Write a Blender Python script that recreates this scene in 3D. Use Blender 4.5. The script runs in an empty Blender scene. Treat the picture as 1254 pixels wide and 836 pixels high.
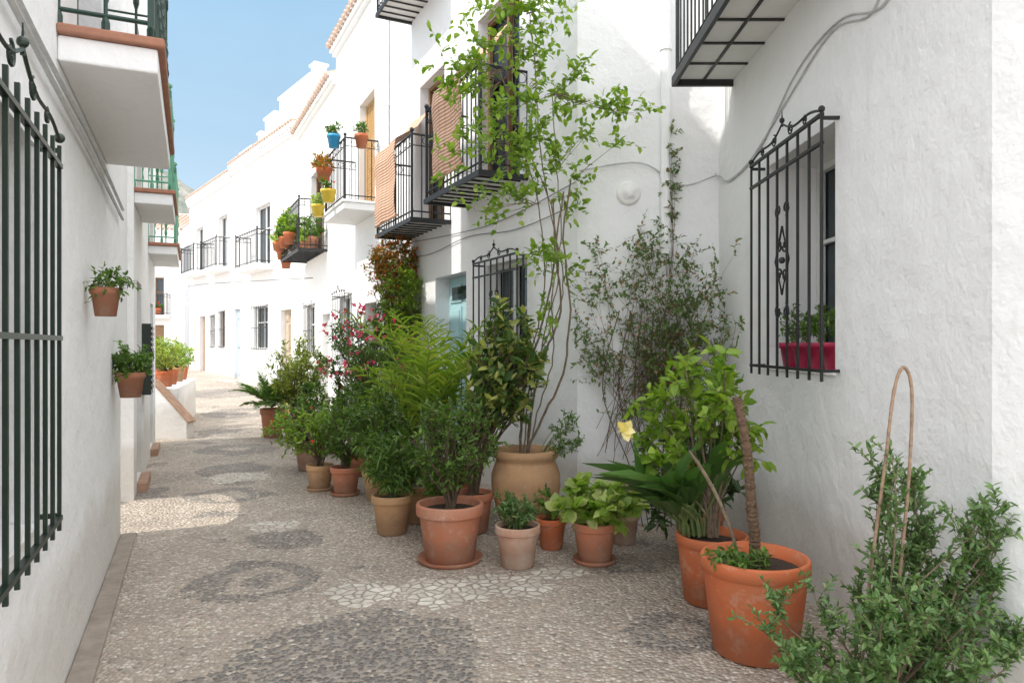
import bpy, math, random
import numpy as np
from mathutils import Vector, Matrix, noise
R=random.Random(7)
COL=bpy.context.scene.collection
V=Vector
# ------------------------------------------------------------ materials
def newmat(name):
    m=bpy.data.materials.new(name); m.use_nodes=True
    nt=m.node_tree; nt.nodes.clear()
    o=nt.nodes.new('ShaderNodeOutputMaterial'); b=nt.nodes.new('ShaderNodeBsdfPrincipled')
    nt.links.new(b.outputs[0],o.inputs[0])
    return m,nt,b,o
def N(nt,t,**k):
    n=nt.nodes.new('ShaderNode'+t)
    for a,v in k.items():
        setattr(n,a,v)
    return n
def ramp(nt,fac,stops):
    r=N(nt,'ValToRGB'); e=r.color_ramp.elements
    while len(e)<len(stops): e.new(.5)
    for el,(p,c) in zip(e,stops):
        el.position=p; el.color=(c[0],c[1],c[2],1) if isinstance(c,tuple) else (c,c,c,1)
    nt.links.new(fac,r.inputs[0]); return r.outputs[0]
def mixc(nt,fac,a,b,mode='MIX'):
    m=N(nt,'Mix',data_type='RGBA',blend_type=mode)
    for s,i in ((fac,0),(a,6),(b,7)):
        if hasattr(s,'is_linked'): nt.links.new(s,m.inputs[i])
        else: m.inputs[i].default_value=s if i==0 else (s[0],s[1],s[2],1)
    return m.outputs[2]
def math_(nt,op,a,b=None,clamp=False):
    m=N(nt,'Math',operation=op,use_clamp=clamp)
    for i,s in enumerate((a,b)):
        if s is None: continue
        if hasattr(s,'is_linked'): nt.links.new(s,m.inputs[i])
        else: m.inputs[i].default_value=s
    return m.outputs[0]
def pos(nt): return N(nt,'NewGeometry').outputs['Position']
def noise_(nt,vec,scale,detail=4,rough=.5):
    n=N(nt,'TexNoise'); n.inputs['Scale'].default_value=scale; n.inputs['Detail'].default_value=detail; n.inputs['Roughness'].default_value=rough
    nt.links.new(vec,n.inputs['Vector']); return n.outputs[0]
def bump(nt,b,h,dist,strength=1.0):
    n=N(nt,'Bump'); n.inputs['Strength'].default_value=strength; n.inputs['Distance'].default_value=dist
    nt.links.new(h,n.inputs['Height']); nt.links.new(n.outputs[0],b.inputs['Normal'])
def plaster(name,c,dirt=.12):
    m,nt,b,o=newmat(name); p=pos(nt)
    n1=noise_(nt,p,.9,5,.6); n2=noise_(nt,p,5,4,.55); n3=noise_(nt,p,45,3,.6)
    col=mixc(nt,math_(nt,'MULTIPLY',ramp(nt,n1,[(.42,0),(.68,1)]),.5),c,(c[0]*.94,c[1]*.945,c[2]*.95))
    col=mixc(nt,math_(nt,'MULTIPLY',ramp(nt,n2,[(.55,0),(.75,1)]),.3),col,(c[0]*.92,c[1]*.915,c[2]*.91))
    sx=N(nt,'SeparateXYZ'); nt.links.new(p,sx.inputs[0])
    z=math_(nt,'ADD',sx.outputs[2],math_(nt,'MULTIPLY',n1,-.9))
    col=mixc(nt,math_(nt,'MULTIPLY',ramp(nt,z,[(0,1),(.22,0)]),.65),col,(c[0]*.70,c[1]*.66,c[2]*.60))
    mp=N(nt,'Mapping'); mp.inputs['Scale'].default_value=(6,6,.35); nt.links.new(p,mp.inputs[0])
    n4=noise_(nt,mp.outputs[0],1.6,5,.7)
    col=mixc(nt,math_(nt,'MULTIPLY',ramp(nt,n4,[(.58,0),(.78,1)]),dirt*2),col,(c[0]*.76,c[1]*.75,c[2]*.73))
    nt.links.new(col,b.inputs['Base Color']); b.inputs['Roughness'].default_value=.85
    h=math_(nt,'ADD',math_(nt,'MULTIPLY',n2,1.0),math_(nt,'MULTIPLY',n3,.12))
    bump(nt,b,h,.028,.8); return m
def simple(name,c,rough=.6,var=.15,scale=12,metal=0,bmp=0.0,c2=None):
    m,nt,b,o=newmat(name)
    tc=N(nt,'TexCoord').outputs['Object']; n=noise_(nt,tc,scale,5,.6)
    d=c2 if c2 else (c[0]*(1-var),c[1]*(1-var),c[2]*(1-var))
    col=mixc(nt,ramp(nt,n,[(.35,0),(.7,1)]),c,d)
    nt.links.new(col,b.inputs['Base Color']); b.inputs['Roughness'].default_value=rough; b.inputs['Metallic'].default_value=metal
    if bmp: bump(nt,b,n,bmp)
    return m
def leafmat(name,cols,trans=.3,rough=.45):
    m,nt,b,o=newmat(name)
    rnd=N(nt,'NewGeometry').outputs['Random Per Island']
    k=len(cols); st=[(i/(k-1) if k>1 else 0,tuple(c)) for i,c in enumerate(cols)]
    col=ramp(nt,rnd,st)
    nt.links.new(col,b.inputs['Base Color']); b.inputs['Roughness'].default_value=rough
    t=N(nt,'BsdfTranslucent'); tcol=mixc(nt,1.0,col,(1.5,1.7,.7),'MULTIPLY'); nt.links.new(tcol,t.inputs[0])
    mx=N(nt,'MixShader'); mx.inputs[0].default_value=trans
    nt.links.new(b.outputs[0],mx.inputs[1]); nt.links.new(t.outputs[0],mx.inputs[2]); nt.links.new(mx.outputs[0],o.inputs[0])
    return m
def terracotta(name,c,c2):
    m,nt,b,o=newmat(name); tc=N(nt,'TexCoord').outputs['Object']
    n=noise_(nt,tc,5,6,.65); n2=noise_(nt,tc,40,3,.6)
    col=mixc(nt,ramp(nt,n,[(.38,0),(.66,1)]),c,c2)
    col=mixc(nt,math_(nt,'MULTIPLY',ramp(nt,noise_(nt,tc,11,6,.7),[(.54,0),(.7,1)]),.4),col,(.64,.48,.38))
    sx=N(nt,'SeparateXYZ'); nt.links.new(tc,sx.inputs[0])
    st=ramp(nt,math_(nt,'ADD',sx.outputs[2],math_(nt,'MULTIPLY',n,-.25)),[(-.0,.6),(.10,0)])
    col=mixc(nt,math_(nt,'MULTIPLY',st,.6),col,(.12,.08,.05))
    nt.links.new(col,b.inputs['Base Color']); b.inputs['Roughness'].default_value=.8
    bump(nt,b,n2,.004,.5); return m
M={}
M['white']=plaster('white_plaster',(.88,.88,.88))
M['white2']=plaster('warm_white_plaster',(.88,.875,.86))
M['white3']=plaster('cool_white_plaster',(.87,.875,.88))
M['iron']=simple('black_iron',(.018,.018,.02),.5,.3,30)
M['green_iron']=simple('green_iron',(.012,.05,.036),.4,.3,20)
M['green_light']=simple('light_green_iron',(.10,.36,.22),.4,.2,20)
M['darkgreen']=simple('dark_green_iron',(.012,.028,.018),.4,.3,20)
M['glass']=simple('window_glass',(.03,.045,.055),.06,.3,3)
M['frame_w']=simple('white_frame',(.75,.75,.73),.5,.08)
M['wood']=simple('brown_wood',(.30,.17,.08),.55,.4,14)
M['orange_wood']=simple('ochre_wood',(.55,.33,.13),.6,.3,10)
M['aqua']=simple('aqua_paint',(.42,.66,.70),.5,.12,6)
M['blue_door']=simple('grey_blue_paint',(.42,.52,.60),.5,.1,6)
M['wood_l']=simple('pale_wood',(.50,.41,.31),.6,.25,9)
M['tile']=simple('roof_tile',(.58,.42,.33),.85,.5,9,0,.01,(.42,.31,.25))
M['tile_red']=simple('brick_coping',(.42,.19,.12),.8,.4,14,0,.005,(.30,.15,.10))
M['slat']=simple('white_underside',(.82,.82,.80),.8,.10,4)
M['terra']=terracotta('terracotta',(.50,.18,.095),(.46,.23,.15))
M['terra_o']=terracotta('orange_terracotta',(.60,.15,.05),(.53,.17,.075))
M['terra_p']=terracotta('pale_terracotta',(.54,.32,.16),(.44,.26,.145))
M['terra_w']=terracotta('weathered_terracotta',(.48,.27,.18),(.58,.46,.38))
M['yellow']=simple('yellow_plastic',(.80,.58,.06),.45,.1)
M['blue']=simple('blue_plastic',(.03,.32,.62),.4,.1)
M['red']=simple('magenta_plastic',(.42,.008,.06),.45,.3)
M['soil']=simple('soil',(.06,.04,.027),.95,.5,30,0,.02)
M['bark']=simple('bark',(.24,.18,.12),.85,.5,25,0,.01)
M['bark_d']=simple('dark_bark',(.13,.09,.055),.85,.5,25,0,.01)
M['bark_r']=simple('reddish_twigs',(.20,.11,.075),.85,.5,25,0,.01)
M['stemg']=simple('green_stem',(.16,.22,.07),.6,.3,25)
M['cane']=simple('cane',(.36,.25,.17),.75,.5,60,0,.004,(.22,.14,.09))
M['trunk']=simple('fibrous_trunk',(.20,.125,.075),.9,.5,70,0,.012,(.08,.05,.03))
M['cable']=simple('grey_cable',(.58,.58,.58),.6,.2)
M['cable_d']=simple('dark_cable',(.20,.20,.20),.6,.2)
M['stone']=simple('kerb_stone',(.46,.42,.36),.9,.35,6,0,.02,(.36,.31,.27))
M['gutter']=simple('gutter_stone',(.34,.29,.24),.9,.4,9,0,.02,(.24,.20,.165))
M['step']=simple('brick_step',(.46,.28,.19),.85,.35,10,0,.02)
M['brass']=simple('brass',(.45,.32,.12),.35,.2,10,.9)
m,nt,b,o=newmat('woven_blind'); tc=N(nt,'TexCoord').outputs['Object']
w=N(nt,'TexWave',wave_type='BANDS',bands_direction='Z'); w.inputs['Scale'].default_value=8; w.inputs['Distortion'].default_value=.3; nt.links.new(tc,w.inputs[0])
w2=N(nt,'TexWave',wave_type='BANDS',bands_direction='X'); w2.inputs['Scale'].default_value=2.2; w2.inputs['Distortion'].default_value=.3; nt.links.new(tc,w2.inputs[0])
col=mixc(nt,ramp(nt,w.outputs[1],[(.2,0),(.7,1)]),(.46,.24,.15),(.74,.50,.36)); col=mixc(nt,math_(nt,'MULTIPLY',ramp(nt,w2.outputs[1],[(.75,0),(.95,1)]),.4),col,(.45,.24,.15))
nt.links.new(col,b.inputs['Base Color']); b.inputs['Roughness'].default_value=.8; bump(nt,b,w.outputs[1],.006); M['blind']=m
M['L_bright']=leafmat('bright_leaves',[(.11,.21,.018),(.20,.32,.035),(.32,.43,.06),(.13,.25,.03)],.36)
M['L_mid']=leafmat('mid_leaves',[(.05,.11,.018),(.09,.175,.03),(.16,.27,.05),(.065,.135,.025)],.3)
M['L_paddle']=leafmat('paddle_leaves',[(.05,.12,.03),(.08,.17,.04),(.11,.21,.06)],.25,.3)
M['L_dark']=leafmat('dark_leaves',[(.025,.06,.015),(.045,.095,.022),(.08,.15,.04)],.2)
M['L_jas']=leafmat('climber_leaves',[(.09,.16,.045),(.15,.235,.06),(.10,.175,.05),(.12,.195,.065),(.30,.13,.07)],.3)
M['L_rose']=leafmat('grey_green_leaves',[(.065,.14,.045),(.11,.20,.06),(.19,.29,.10),(.08,.16,.055)],.25)
M['L_lime']=leafmat('lime_leaves',[(.15,.26,.03),(.26,.39,.06),(.56,.60,.24),(.13,.23,.03)],.35)
M['L_palm']=leafmat('palm_leaves',[(.15,.26,.02),(.24,.36,.04),(.38,.45,.07),(.12,.21,.02)],.36,.35)
M['L_var']=leafmat('variegated_leaves',[(.04,.09,.018),(.06,.13,.025),(.09,.16,.03),(.45,.45,.12),(.06,.12,.025)],.22)
M['L_olive']=leafmat('olive_leaves',[(.26,.32,.05),(.38,.42,.08),(.18,.25,.04),(.46,.46,.12)],.35)
M['L_rust']=leafmat('rusty_leaves',[(.56,.13,.03),(.44,.12,.03),(.24,.20,.03),(.14,.20,.03),(.62,.22,.05)],.3)
M['F_pink']=leafmat('pink_petals',[(.68,.04,.17),(.80,.12,.28),(.60,.03,.13)],.3)
M['F_red']=leafmat('red_petals',[(.60,.02,.02),(.75,.05,.03)],.3)
M['F_yel']=leafmat('cream_petals',[(.88,.70,.28),(.9,.80,.45)],.3)
M['F_dry']=leafmat('dried_petals',[(.52,.36,.28),(.62,.42,.36),(.42,.28,.20)],.2)
# ------------------------------------------------------------ mesh builder
class MB:
    def __init__(s): s.v=[];s.f=[];s.m=[]
    def add(s,vs,fs,m=0):
        k=len(s.v); s.v+= [tuple(p) for p in vs]; s.f+=[tuple(i+k for i in f) for f in fs]; s.m+=[m]*len(fs)
    def box(s,x0,x1,y0,y1,z0,z1,m=0):
        s.add([(x0,y0,z0),(x1,y0,z0),(x1,y1,z0),(x0,y1,z0),(x0,y0,z1),(x1,y0,z1),(x1,y1,z1),(x0,y1,z1)],
              [(0,3,2,1),(4,5,6,7),(0,1,5,4),(1,2,6,5),(2,3,7,6),(3,0,4,7)],m)
    def quad(s,*p,m=0): s.add(p,[tuple(range(len(p)))],m)
    def tube(s,pts,r,n=6,m=0,cap=True):
        pts=[V(p) for p in pts]; k=len(pts)
        if k<2: return
        vs=[];fs=[]; ref=V((.13,.31,.94)).normalized()
        t0=(pts[-1]-pts[0])
        if t0.length<1e-6: t0=pts[1]-pts[0]
        if abs(t0.normalized().dot(ref))>.92: ref=V((.9,.2,.1)).normalized()
        for i,p in enumerate(pts):
            t=(pts[min(i+1,k-1)]-pts[max(i-1,0)]); t=t.normalized() if t.length>1e-9 else V((0,0,1))
            a=t.cross(ref); a=a.normalized() if a.length>1e-3 else t.orthogonal().normalized()
            b=t.cross(a); rr=r[i] if isinstance(r,(list,tuple)) else r
            for j in range(n):
                q=2*math.pi*j/n; vs.append(p+a*math.cos(q)*rr+b*math.sin(q)*rr)
        for i in range(k-1):
            for j in range(n): fs.append((i*n+j,i*n+(j+1)%n,(i+1)*n+(j+1)%n,(i+1)*n+j))
        if cap: fs.append(tuple(range(n))[::-1]); fs.append(tuple((k-1)*n+j for j in range(n)))
        s.add(vs,fs,m)
    def lathe(s,prof,c=(0,0,0),n=36,m=0,wob=0):
        vs=[];fs=[];k=len(prof)
        for r,z in prof:
            for j in range(n):
                a=2*math.pi*j/n; rr=r*(1+wob*math.sin(3*a+z*9))
                vs.append((c[0]+rr*math.cos(a),c[1]+rr*math.sin(a),c[2]+z))
        for i in range(k-1):
            for j in range(n): fs.append((i*n+j,i*n+(j+1)%n,(i+1)*n+(j+1)%n,(i+1)*n+j))
        s.add(vs,fs,m)
    def ball(s,c,r,m=0,n=8):
        s.lathe([(max(1e-4,r*math.sin(math.pi*i/6)),-r*math.cos(math.pi*i/6)) for i in range(7)],c,n,m)
    def spiral(s,cx,y,cz,r,turns=1.4,a0=0,sg=1,w=.006,m=0):
        pts=[]
        for i in range(int(14*turns)+1):
            t=i/(14*turns); a=a0+sg*t*turns*2*math.pi; rr=r*(1-.8*t)
            pts.append((cx+rr*math.cos(a),y,cz+rr*math.sin(a)))
        s.tube(pts,w,4,m)
    def obj(s,name,mats,parent=None,world=False,smooth=False,bevel=0):
        me=bpy.data.meshes.new(name)
        vs=s.v
        if world and parent is not None:
            inv=root_mat(parent).inverted(); vs=[tuple(inv@V(p)) for p in vs]
        me.from_pydata(vs,[],s.f)
        for mm in mats: me.materials.append(M[mm])
        if len(mats)>1: me.polygons.foreach_set('material_index',s.m)
        if smooth: me.polygons.foreach_set('use_smooth',[True]*len(me.polygons))
        me.update(); o=bpy.data.objects.new(name,me); COL.objects.link(o)
        if parent is not None: o.parent=parent
        if bevel:
            b=o.modifiers.new('b','BEVEL'); b.width=bevel; b.segments=2; b.limit_method='ANGLE'
        return o
def root_mat(o):
    mt=Matrix.Translation(o.location)@o.rotation_euler.to_matrix().to_4x4()
    return (root_mat(o.parent)@mt) if o.parent else mt
def thing(name,label,cat,loc=(0,0,0),rz=0,group=None):
    e=bpy.data.objects.new(name,None); e.empty_display_size=.2; e.location=loc; e.rotation_euler=(0,0,rz); COL.objects.link(e)
    e['label']=label; e['category']=cat
    if group: e['group']=group
    return e
# ------------------------------------------------------------ leaves
class LV:
    def __init__(s): s.P=[];s.D=[];s.S=[]
    def add(s,p,d,sz): s.P.append((p[0],p[1],p[2])); s.D.append((d[0],d[1],d[2])); s.S.append(sz)
    def obj(s,name,mat,parent,w=.45,droop=.25,fold=.1,seed=1,world=True):
        if not s.P: return None
        rs=np.random.RandomState(seed); P=np.array(s.P);D=np.array(s.D);S=np.array(s.S); n=len(P)
        if world:
            inv=np.array(root_mat(parent).inverted()); P=P@inv[:3,:3].T+inv[:3,3]; D=D@inv[:3,:3].T
        D/=np.linalg.norm(D,axis=1,keepdims=True)+1e-9
        up=rs.normal(0,.45,(n,3)); up[:,2]+=1
        Y=np.cross(up,D); Y/=np.linalg.norm(Y,axis=1,keepdims=True)+1e-9
        Z=np.cross(D,Y)
        T=np.array([(0,0,0),(.5,0,-droop*.25),(1,0,-droop),(.22,-w*.42,fold-.02),(.65,-w*.42,fold*.6-droop*.4),(.22,w*.42,fold-.02),(.65,w*.42,fold*.6-droop*.4)])
        vs=P[:,None,:]+S[:,None,None]*(T[None,:,0:1]*D[:,None,:]+T[None,:,1:2]*Y[:,None,:]+T[None,:,2:3]*Z[:,None,:])
        vs=vs.reshape(-1,3)
        q=np.array([(0,5,6,1),(0,1,4,3)]); t=np.array([(1,6,2),(1,2,4)])
        base=(np.arange(n)*7)[:,None,None]
        Q=(q[None]+base).reshape(-1,4); Tt=(t[None]+base).reshape(-1,3)
        me=bpy.data.meshes.new(name); me.vertices.add(len(vs)); me.vertices.foreach_set('co',vs.ravel())
        loops=np.concatenate([Q.ravel(),Tt.ravel()]); me.loops.add(len(loops)); me.loops.foreach_set('vertex_index',loops)
        st=np.concatenate([np.arange(len(Q))*4,len(Q)*4+np.arange(len(Tt))*3])
        me.polygons.add(len(st)); me.polygons.foreach_set('loop_start',st)
        me.update(calc_edges=True); me.validate(); me.materials.append(M[mat])
        o=bpy.data.objects.new(name,me); COL.objects.link(o); o.parent=parent; return o
def rv(r=R):
    while 1:
        v=V((r.uniform(-1,1),r.uniform(-1,1),r.uniform(-1,1)))
        if .05<v.length<1: return v
def ell(c,r,n,rg=R):
    out=[]
    for _ in range(n):
        v=rv(rg); l=v.length; v=v/l*(l**.5); out.append(V((c[0]+v.x*r[0],c[1]+v.y*r[1],c[2]+v.z*r[2])))
    return out
def bez(a,b,c,d,n=8):
    return [a*(1-t)**3+b*3*t*(1-t)**2+c*3*t*t*(1-t)+d*t**3 for t in [i/(n-1) for i in range(n)]]
def crom(t,sub=6,jit=0,rg=R):
    t=[V(q) for q in t]; pp=[]
    for i in range(len(t)-1):
        a=t[max(i-1,0)];b_=t[i];c_=t[i+1];d=t[min(i+2,len(t)-1)]
        for s in range(sub):
            q=s/sub; pp.append(.5*((2*b_)+(c_-a)*q+(2*a-5*b_+4*c_-d)*q*q+(3*b_-a-3*c_+d)*q**3)+(rv(rg)*jit if jit else V((0,0,0))))
    pp.append(t[-1]); return pp
def shrub(sb,lv,base,targets,r0=.008,twn=7,twl=.14,lpt=7,ls=.05,start=.35,up=.4,stiff=.45,rg=R,clip=None,n=5,basej=.03,seg=8):
    base=V(base)
    for T in targets:
        p0=base+V((rg.uniform(-basej,basej),rg.uniform(-basej,basej),0)); L=(T-p0).length
        pts=bez(p0,p0+V((rg.uniform(-.1,.1)*L,rg.uniform(-.1,.1)*L,L*stiff)),T+V((rg.uniform(-.12,.12)*L,rg.uniform(-.12,.12)*L,-L*.15)),T,seg)
        sb.tube(pts,[r0*(1-.75*i/(seg-1)) for i in range(seg)],n)
        for i in range(twn):
            t=start+(1-start)*rg.random()**.7; k=min(int(t*(seg-1)),seg-2); f=t*(seg-1)-k; p=pts[k].lerp(pts[k+1],f)
            if i==0: p=pts[-1]
            td=(pts[k+1]-pts[k]).normalized()
            d=(rv(rg).normalized()+V((0,0,up))+td*.5).normalized(); l=twl*rg.uniform(.5,1.3); e=p+d*l+V((0,0,-l*.15))
            if clip and not clip(e): continue
            sb.tube([p,p+d*l*.55,e],[r0*.35,r0*.28,r0*.15],3,cap=False)
            for j in range(lpt):
                s=(j+.6)/lpt; q=p.lerp(e,s); dd=(d*.55+rv(rg).normalized()*.9+V((0,0,.15))).normalized()
                lv.add(q,dd,ls*rg.uniform(.6,1.25))
def frond(sb,lv,p,az,elev,L,bend,ll,n=26,rg=R,r=.008,vee=.5,t0=.25):
    pts=[];q=V(p); e=elev
    for i in range(12):
        pts.append(q.copy()); e=elev-bend*(i/11)**1.6
        q=q+V((math.cos(az)*math.cos(e),math.sin(az)*math.cos(e),math.sin(e)))*L/11
    sb.tube(pts,[r*(1-.8*i/11) for i in range(12)],5)
    for i in range(n):
        t=t0+(1-t0)*i/(n-1); x=t*11; k=min(int(x),10); c=pts[k].lerp(pts[k+1],x-k); td=(pts[k+1]-pts[k]).normalized()
        sd=td.cross(V((0,0,1))).normalized(); upv=sd.cross(td).normalized()
        l=ll*(math.sin(math.pi*(.15+.8*t))**.7)*rg.uniform(.85,1.1)
        for sg in(-1,1):
            d=(sd*sg*.8+td*.75+upv*vee*rg.uniform(.2,1)-V((0,0,.25*rg.random()))).normalized(); lv.add(c,d,l)
# ------------------------------------------------------------ ground
def gz(x,y):
    t=min(1,max(0,(y-12)/18)); return .6*t*t*(3-2*t)
def axis(lo,hi,fl,fh,st):
    a=[];x=fl
    while x<=fh+1e-6: a.append(x); x+=st
    x=fh;s=st
    while x<hi: s*=1.5; x=min(hi,x+s); a.append(x)
    x=fl;s=st; pre=[]
    while x>lo: s*=1.5; x=max(lo,x-s); pre.append(x)
    return pre[::-1]+a
xs=axis(-600,600,-16,6,.5); ys=axis(-100,900,-2,34,.5)
g=MB(); vs=[(x,y,gz(x,y)) for y in ys for x in xs]; nx=len(xs)
g.add(vs,[(j*nx+i,j*nx+i+1,(j+1)*nx+i+1,(j+1)*nx+i) for j in range(len(ys)-1) for i in range(nx-1)])
m,nt,b,o=newmat('pebble_mosaic'); p=pos(nt)
nd=noise_(nt,p,3,2); 
mp=N(nt,'Mapping'); mp.inputs['Scale'].default_value=(1,1,0); nt.links.new(p,mp.inputs[0])
jn=N(nt,'TexNoise'); jn.inputs['Scale'].default_value=14; nt.links.new(mp.outputs[0],jn.inputs['Vector'])
jv=N(nt,'VectorMath',operation='MULTIPLY_ADD'); nt.links.new(jn.outputs[1],jv.inputs[0]); jv.inputs[1].default_value=(.022,.022,0); nt.links.new(mp.outputs[0],jv.inputs[2]); PV=jv.outputs[0]
def voro(sc,feat,vec):
    v=N(nt,'TexVoronoi',feature=feat,voronoi_dimensions='2D'); v.inputs['Scale'].default_value=sc; nt.links.new(vec,v.inputs['Vector']); return v
SC=38
vo=voro(SC,'F1',PV); ve=voro(SC,'DISTANCE_TO_EDGE',PV)
nz=N(nt,'TexNoise'); nz.inputs['Scale'].default_value=1.9; nz.inputs['Detail'].default_value=3; nt.links.new(mp.outputs[0],nz.inputs['Vector'])
sc=N(nt,'VectorMath',operation='MULTIPLY_ADD'); nt.links.new(nz.outputs[1],sc.inputs[0]); sc.inputs[1].default_value=(.5,.5,0); sc.inputs[2].default_value=(-.25,-.25,0)
def off(vec):
    c=N(nt,'VectorMath',operation='ADD'); nt.links.new(vec,c.inputs[0]); nt.links.new(sc.outputs[0],c.inputs[1]); return c.outputs[0]
def ring(CP,cx,cy,ri,ro):
    d=N(nt,'VectorMath',operation='DISTANCE'); nt.links.new(CP,d.inputs[0]); d.inputs[1].default_value=(cx,cy,0)
    a=math_(nt,'GREATER_THAN',d.outputs['Value'],ri); c=math_(nt,'LESS_THAN',d.outputs['Value'],ro); return math_(nt,'MULTIPLY',a,c)
CP=off(vo.outputs['Position'])
dark=None
rings=[(-.75,3.6,0,.66),(-1.72,4.85,0,.17),(-1.72,4.85,.27,.42),(-1.85,5.85,0,.34),(-3.0,7.6,.2,.4),(-2.7,6.7,0,.15),(-3.6,9.2,.0,.5),(-3.2,8.3,.0,.2),(-4.2,10.9,.2,.6),
       (.9,4.0,.15,.3),(-2.3,3.0,.2,.4),(-5,13,0,.7),(-6,16,.3,.9),(-8,20,0,1.2)]
for r_ in rings:
    k=ring(CP,*r_); dark=k if dark is None else math_(nt,'MAXIMUM',dark,k)
nb=noise_(nt,CP,1.1,2,.5); band=math_(nt,'GREATER_THAN',nb,.65); dark=math_(nt,'MAXIMUM',dark,band)
rc=N(nt,'SeparateColor'); nt.links.new(vo.outputs['Color'],rc.inputs[0])
light=ramp(nt,rc.outputs[0],[(0,(.35,.29,.24)),(.3,(.53,.455,.385)),(.55,(.48,.385,.32)),(.8,(.63,.565,.49)),(1,(.76,.71,.64))])
dk=ramp(nt,rc.outputs[1],[(0,(.08,.08,.085)),(.6,(.155,.153,.153)),(1,(.36,.34,.32))])
darkm=math_(nt,'MULTIPLY',math_(nt,'MULTIPLY',dark,math_(nt,'GREATER_THAN',rc.outputs[2],.18)),.84)
darkm=math_(nt,'MAXIMUM',darkm,math_(nt,'MULTIPLY',math_(nt,'LESS_THAN',rc.outputs[2],.07),.55))
col=mixc(nt,darkm,light,dk)
rnd_=math_(nt,'MAXIMUM',ramp(nt,ve.outputs[0],[(.02,1),(.10,0)]),ramp(nt,vo.outputs['Distance'],[(.48,0),(.62,1)]))
col=mixc(nt,rnd_,col,(.375,.325,.27))
v2=voro(14,'F1',PV); v2e=voro(14,'DISTANCE_TO_EDGE',PV)
CP2=off(v2.outputs['Position'])
wm=None
for cx,cy,rr in [(-.95,4.5,.22),(-.5,4.62,.26),(0,4.75,.28),(.35,5.0,.16),(-2.1,6.3,.2),(-3.3,8.6,.35),(-3,11,.4)]:
    k=ring(CP2,cx,cy,-1,rr); wm=k if wm is None else math_(nt,'MAXIMUM',wm,k)
r2=N(nt,'SeparateColor'); nt.links.new(v2.outputs['Color'],r2.inputs[0])
wc=mixc(nt,ramp(nt,v2e.outputs[0],[(.05,1),(.13,0)]),ramp(nt,r2.outputs[0],[(0,(.58,.52,.45)),(1,(.80,.77,.71))]),(.34,.295,.245))
wm=math_(nt,'MULTIPLY',wm,ramp(nt,noise_(nt,p,9,4,.6),[(.35,.5),(.55,.92)]))
col=mixc(nt,wm,col,wc)
big=noise_(nt,p,.9,7,.68); col=mixc(nt,1.0,col,ramp(nt,big,[(.32,(.76,.75,.74)),(.66,(1.10,1.08,1.04))]),'MULTIPLY')
nt.links.new(col,b.inputs['Base Color']); b.inputs['Roughness'].default_value=.7
h1=math_(nt,'SUBTRACT',1.0,ramp(nt,vo.outputs['Distance'],[(.1,0),(.65,1)])); h2=ramp(nt,v2e.outputs[0],[(0,0),(.2,.9)])
hm=N(nt,'Mix'); nt.links.new(wm,hm.inputs[0]); nt.links.new(h1,hm.inputs[2]); nt.links.new(h2,hm.inputs[3])
hh_=math_(nt,'ADD',hm.outputs[0],math_(nt,'MULTIPLY',rc.outputs[1],.3))
bump(nt,b,hh_,.013,1.0); M['ground']=m
go=g.obj('ground',['ground']); go['kind']='structure'
h=MB(); hx=[-260+i*5 for i in range(70)]; hy=[120+j*7 for j in range(28)]
def hz(x,y):
    a=math.exp(-((x+96)/66)**2)*math.exp(-((y-215)/60)**2)*57
    return a*(.85+.3*noise.noise(V((x*.03,y*.03,0)))) + 2.5*noise.noise(V((x*.12,y*.12,3)))-2+ (2 if y<125 else 0)*-3
h.add([(x,y,hz(x,y)) for y in hy for x in hx],[(j*70+i,j*70+i+1,(j+1)*70+i+1,(j+1)*70+i) for j in range(27) for i in range(69)])
m,nt,b,o=newmat('hillside'); p=pos(nt); n1=noise_(nt,p,.25,6,.7)
nt.links.new(ramp(nt,n1,[(.35,(.13,.155,.13)),(.5,(.21,.21,.18)),(.62,(.31,.29,.26))]),b.inputs['Base Color']); b.inputs['Roughness'].default_value=.95; M['hill']=m
ho=h.obj('hill',['hill'],smooth=True); ho['kind']='structure'
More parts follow.
